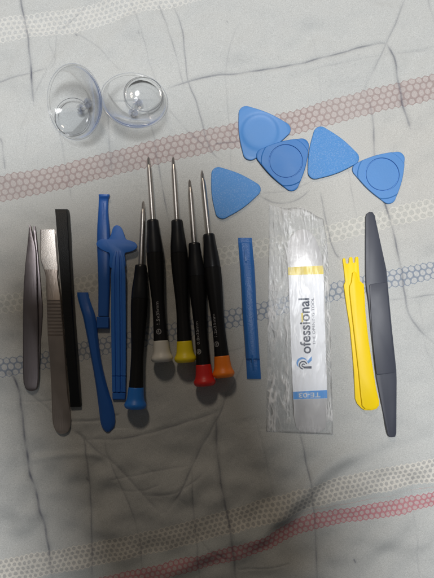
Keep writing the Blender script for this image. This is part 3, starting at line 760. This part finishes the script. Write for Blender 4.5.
label = obj('label', quad_band(266, 399, 1.0, 1.2), M['paper'], root)
obj('yellow_band', quad_band(266.1, 274.6, 1.2, 1.24, .02), M['ink_yellow'], label)
obj('blue_band', quad_band(390.6, 398.8, 1.2, 1.24, .02), M['ink_blue'], label)
tilt = math.radians(2.0)
def write(s, ox, oy, a_dir, b_dir, la, lb, mat, z=1.3, bold=.0, name='lettering'):
    """print s with its baseline starting at photo point (ox, oy); la, lb = length and height in px"""
    vs, fs = fit_text(s, 0, la, 0, lb, bold); bm = bmesh.new()
    solid(bm, [U(ox + a * a_dir[0] + b * b_dir[0], oy + a * a_dir[1] + b * b_dir[1], z * MM) for a, b in vs], fs, 0)
    return obj(name, bm, M[mat], label, smooth=False)
upd = (-math.sin(tilt), -math.cos(tilt)); lfd = (-math.cos(tilt), math.sin(tilt))
write('TE-03', 320.3, 392.4, (-.999, .02), (.02, .999), 21.5, 5.0, 'ink_white', bold=.02)
write('ofessional', 311.3, 353.5, upd, lfd, 55.5, 11.0, 'ink_dark', bold=.018)
write('THE OPENING TOOL', 315.6, 344.6, upd, lfd, 47, 2.7, 'ink_grey')
for i, xx in enumerate(np.linspace(304, 319, 9)):       # tiny unreadable reversed print on the yellow band
    if i == 0: bmT = bmesh.new()
    yy = 270.6 - (xx - 304) * .02
    bmT.faces.new([bmT.verts.new(U(xx + a, yy + b, 1.3 * MM)) for a, b in ((-.5, -.7), (.4, -.7), (.4, .7), (-.5, .7))])
obj('small_print', bmT, M['ink_yellow'], label, smooth=False)
def arc(cx, cy, r0, r1, a0, a1, mat, name, taper=False):
    bm = bmesh.new(); N = 36; A = []; Bv = []
    for i in range(N + 1):
        t = i / N; a = math.radians(a0 + (a1 - a0) * t); w = (r1 - r0) * (math.sin(math.pi * min(1, t * .9 + .1)) if taper else 1)
        A.append(bm.verts.new(U(cx + r0 * math.cos(a), cy + r0 * math.sin(a), 1.3 * MM))); Bv.append(bm.verts.new(U(cx + (r0 + w) * math.cos(a), cy + (r0 + w) * math.sin(a), 1.3 * MM)))
    for i in range(N): bm.faces.new((A[i], A[i + 1], Bv[i + 1], Bv[i]))
    return obj(name, bm, M[mat], label, smooth=False)
arc(303.0, 364.0, 4.9, 7.0, 150, 330, 'ink_blue', 'emblem', True)
arc(303.2, 365.2, 3.1, 4.3, 95, 340, 'ink_dark', 'emblem')
arc(303.4, 365.4, .9, 1.9, 60, 330, 'ink_dark', 'emblem')
bm = bmesh.new(); bm.faces.new([bm.verts.new(U(x, y, 1.3 * MM)) for x, y in ((303.5, 366.6), (311.6, 366.2), (311.6, 368.6), (303.5, 368.4))]); obj('emblem', bm, M['ink_dark'], label, smooth=False)
bm = bmesh.new(); bm.faces.new([bm.verts.new(U(x, y, 1.31 * MM)) for x, y in ((306.8, 361.5), (308.6, 359.5), (311.8, 356.2), (311.8, 360.4), (308.4, 363.6))]); obj('emblem', bm, M['ink_blue'], label, smooth=False)
bm = bmesh.new(); bm.faces.new([bm.verts.new(U(x, y, 1.31 * MM)) for x, y in ((301.2, 313.2), (303.0, 312.6), (303.2, 321.6), (301.6, 322.6))]); obj('emblem', bm, M['ink_yellow'], label, smooth=False)

# clear bag: two films joined at the rim, crinkled
def bag():
    NX, NY = 110, 330
    ybs = np.linspace(0, 1, NY)
    L = dense([(269, 204.2), (268.6, 250), (268, 300), (267.2, 360), (266.2, 432)], 8); R_ = dense([(323.4, 219), (327.4, 244), (330, 300), (331.6, 360), (333.4, 434.6)], 8)
    L = np.array(L); R_ = np.array(R_)
    def edge(P, t):
        i = t * (len(P) - 1); return np.interp(i, range(len(P)), P[:, 0]), np.interp(i, range(len(P)), P[:, 1])
    bm = bmesh.new(); top = []; bot = []; WL = bm.verts.layers.float.new('painted_glint')
    for j, t in enumerate(ybs):
        (lx, ly), (rx, ry) = edge(L, t), edge(R_, t); rt_, rb_ = [], []
        for i in range(NX):
            s = i / (NX - 1)
            px = lx + (rx - lx) * s; py = ly + (ry - ly) * s
            if t < .12:                                 # top hem is a broken line, higher near its middle
                py += (1 - t / .12) * (-6.0 * max(0, 1 - abs(s - .62) / .38) + 1.4 * math.sin(s * 23) * .3)
            rim = min(1, min(s, 1 - s) * 9, min(t, 1 - t) * 22)
            rim = max(0.0, rim) ** .5
            body = 2.3 * math.exp(-((s - .63) / .46) ** 4) + .5
            q_ = Vector((px * .16, py * .035, 3.1)); r_ = Vector((px * .33 + py * .05, py * .11, 9.7)); w_ = Vector((px * .07 - py * .03, py * .06, 1.7))
            n1 = 1 - abs(mnoise.noise(q_)) * 2; n2 = 1 - abs(mnoise.noise(r_)) * 2; n3 = mnoise.noise(w_)
            side = 1.0 if (s < .34 or s > .9) else .38
            side = max(side, 1.1 - abs(t - .03) * 9)
            cr = (.55 * n1 + .14 * n2 + .9 * n3) * side
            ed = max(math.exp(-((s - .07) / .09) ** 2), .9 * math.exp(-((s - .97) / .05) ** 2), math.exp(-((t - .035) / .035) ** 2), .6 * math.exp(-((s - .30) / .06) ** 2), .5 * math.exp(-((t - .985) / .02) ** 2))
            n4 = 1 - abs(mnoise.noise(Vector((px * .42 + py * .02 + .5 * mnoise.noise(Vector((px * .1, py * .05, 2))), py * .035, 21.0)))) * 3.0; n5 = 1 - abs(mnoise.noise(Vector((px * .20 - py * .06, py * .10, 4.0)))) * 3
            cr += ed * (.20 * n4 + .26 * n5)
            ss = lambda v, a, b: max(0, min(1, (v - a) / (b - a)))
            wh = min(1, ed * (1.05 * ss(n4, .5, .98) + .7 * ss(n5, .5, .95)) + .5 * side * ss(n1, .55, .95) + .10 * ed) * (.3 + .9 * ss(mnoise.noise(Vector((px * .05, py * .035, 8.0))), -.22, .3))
            z = .35 + rim * max(.15, body + cr)
            if .3 < s < .97 and .12 < t < .97: z = max(z, 1.55 + .12 * n2 * side + .1 * n1)
            wob = (.5 * mnoise.noise(Vector((py * .12, 5, 1))) if i in (0, NX - 1) else 0)
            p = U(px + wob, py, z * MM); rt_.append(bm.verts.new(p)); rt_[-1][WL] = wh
            rb_.append(rt_[-1] if (i in (0, NX - 1) or j in (0, NY - 1)) else bm.verts.new((p.x, p.y, .22 * MM)))
        top.append(rt_); bot.append(rb_)
    for g, fl in ((top, False), (bot, True)):
        for j in range(NY - 1):
            for i in range(NX - 1):
                f = (g[j][i], g[j][i + 1], g[j + 1][i + 1], g[j + 1][i])
                try: bm.faces.new(f[::-1] if fl else f)
                except ValueError: pass
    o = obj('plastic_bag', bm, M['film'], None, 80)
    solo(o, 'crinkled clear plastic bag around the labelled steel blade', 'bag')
bag()

# ------------------------------------------------------------------ an unseen slab added to shade the sheet, and the room's lamps
SLAB = thing('shade_slab', 'unseen slab above the bed, added to shade the sheet', 'shade_slab', (-0.006, -0.026, 0.425))
SLAB.rotation_euler.z = math.radians(20)
def slab(name, x0, x1, y0, y1, z0, z1, mat):
    bm = bmesh.new()
    vs = [bm.verts.new((x, y, z)) for z in (z0, z1) for x, y in ((x0, y0), (x1, y0), (x1, y1), (x0, y1))]
    for f in ((3, 2, 1, 0), (4, 5, 6, 7), (0, 1, 5, 4), (1, 2, 6, 5), (2, 3, 7, 6), (3, 0, 4, 7)): bm.faces.new([vs[i] for i in f])
    bmesh.ops.bevel(bm, geom=[e for e in bm.edges if abs(e.verts[0].co.z - e.verts[1].co.z) > 1e-5], offset=.009, segments=5, affect='EDGES')
    return obj(name, bm, M[mat], SLAB)
px0, py0, pz0 = SLAB.location
slab('case', px0 - .100, px0 + .073, py0 - .146, py0 + .108, pz0, pz0 + .005, 'case')  # base layer of the added shade slab
slab('body', px0 - .074, px0 + .073, py0 - .109, py0 + .105, pz0 + .005, pz0 + .011, 'collar')
slab('slab_top', px0 - .068, px0 + .067, py0 - .100, py0 + .096, pz0 + .011, pz0 + .0116, 'slab_top')

def area(name, loc, tgt, size, power, col, shape='DISK'):
    ld = bpy.data.lights.new(name, 'AREA'); ld.shape = shape; ld.size = size; ld.energy = power; ld.color = col
    o = bpy.data.objects.new(name, ld); COL.objects.link(o); o.location = loc
    o.rotation_euler = (Vector(tgt) - Vector(loc)).to_track_quat('-Z', 'Y').to_euler()
    return o
area('ceiling_lamp', (0.07, 0.10, 1.75), (0, 0, 0), 0.38, 33.0, (.97, .985, 1.0))
area('wall_lamp', (-0.22, 1.15, 1.15), (0, 0, 0), 0.19, 4.7, (1.0, .84, .67))

w = bpy.data.worlds.new('World'); S.world = w; w.use_nodes = True
w.node_tree.nodes['Background'].inputs[0].default_value = (1.0, .96, .91, 1); w.node_tree.nodes['Background'].inputs[1].default_value = 0.050
S.render.engine = 'CYCLES'
S.cycles.transparent_max_bounces = 32; S.cycles.max_bounces = 12
S.view_settings.view_transform = 'Standard'; S.view_settings.look = 'None'; S.view_settings.exposure = 0; S.view_settings.gamma = 1
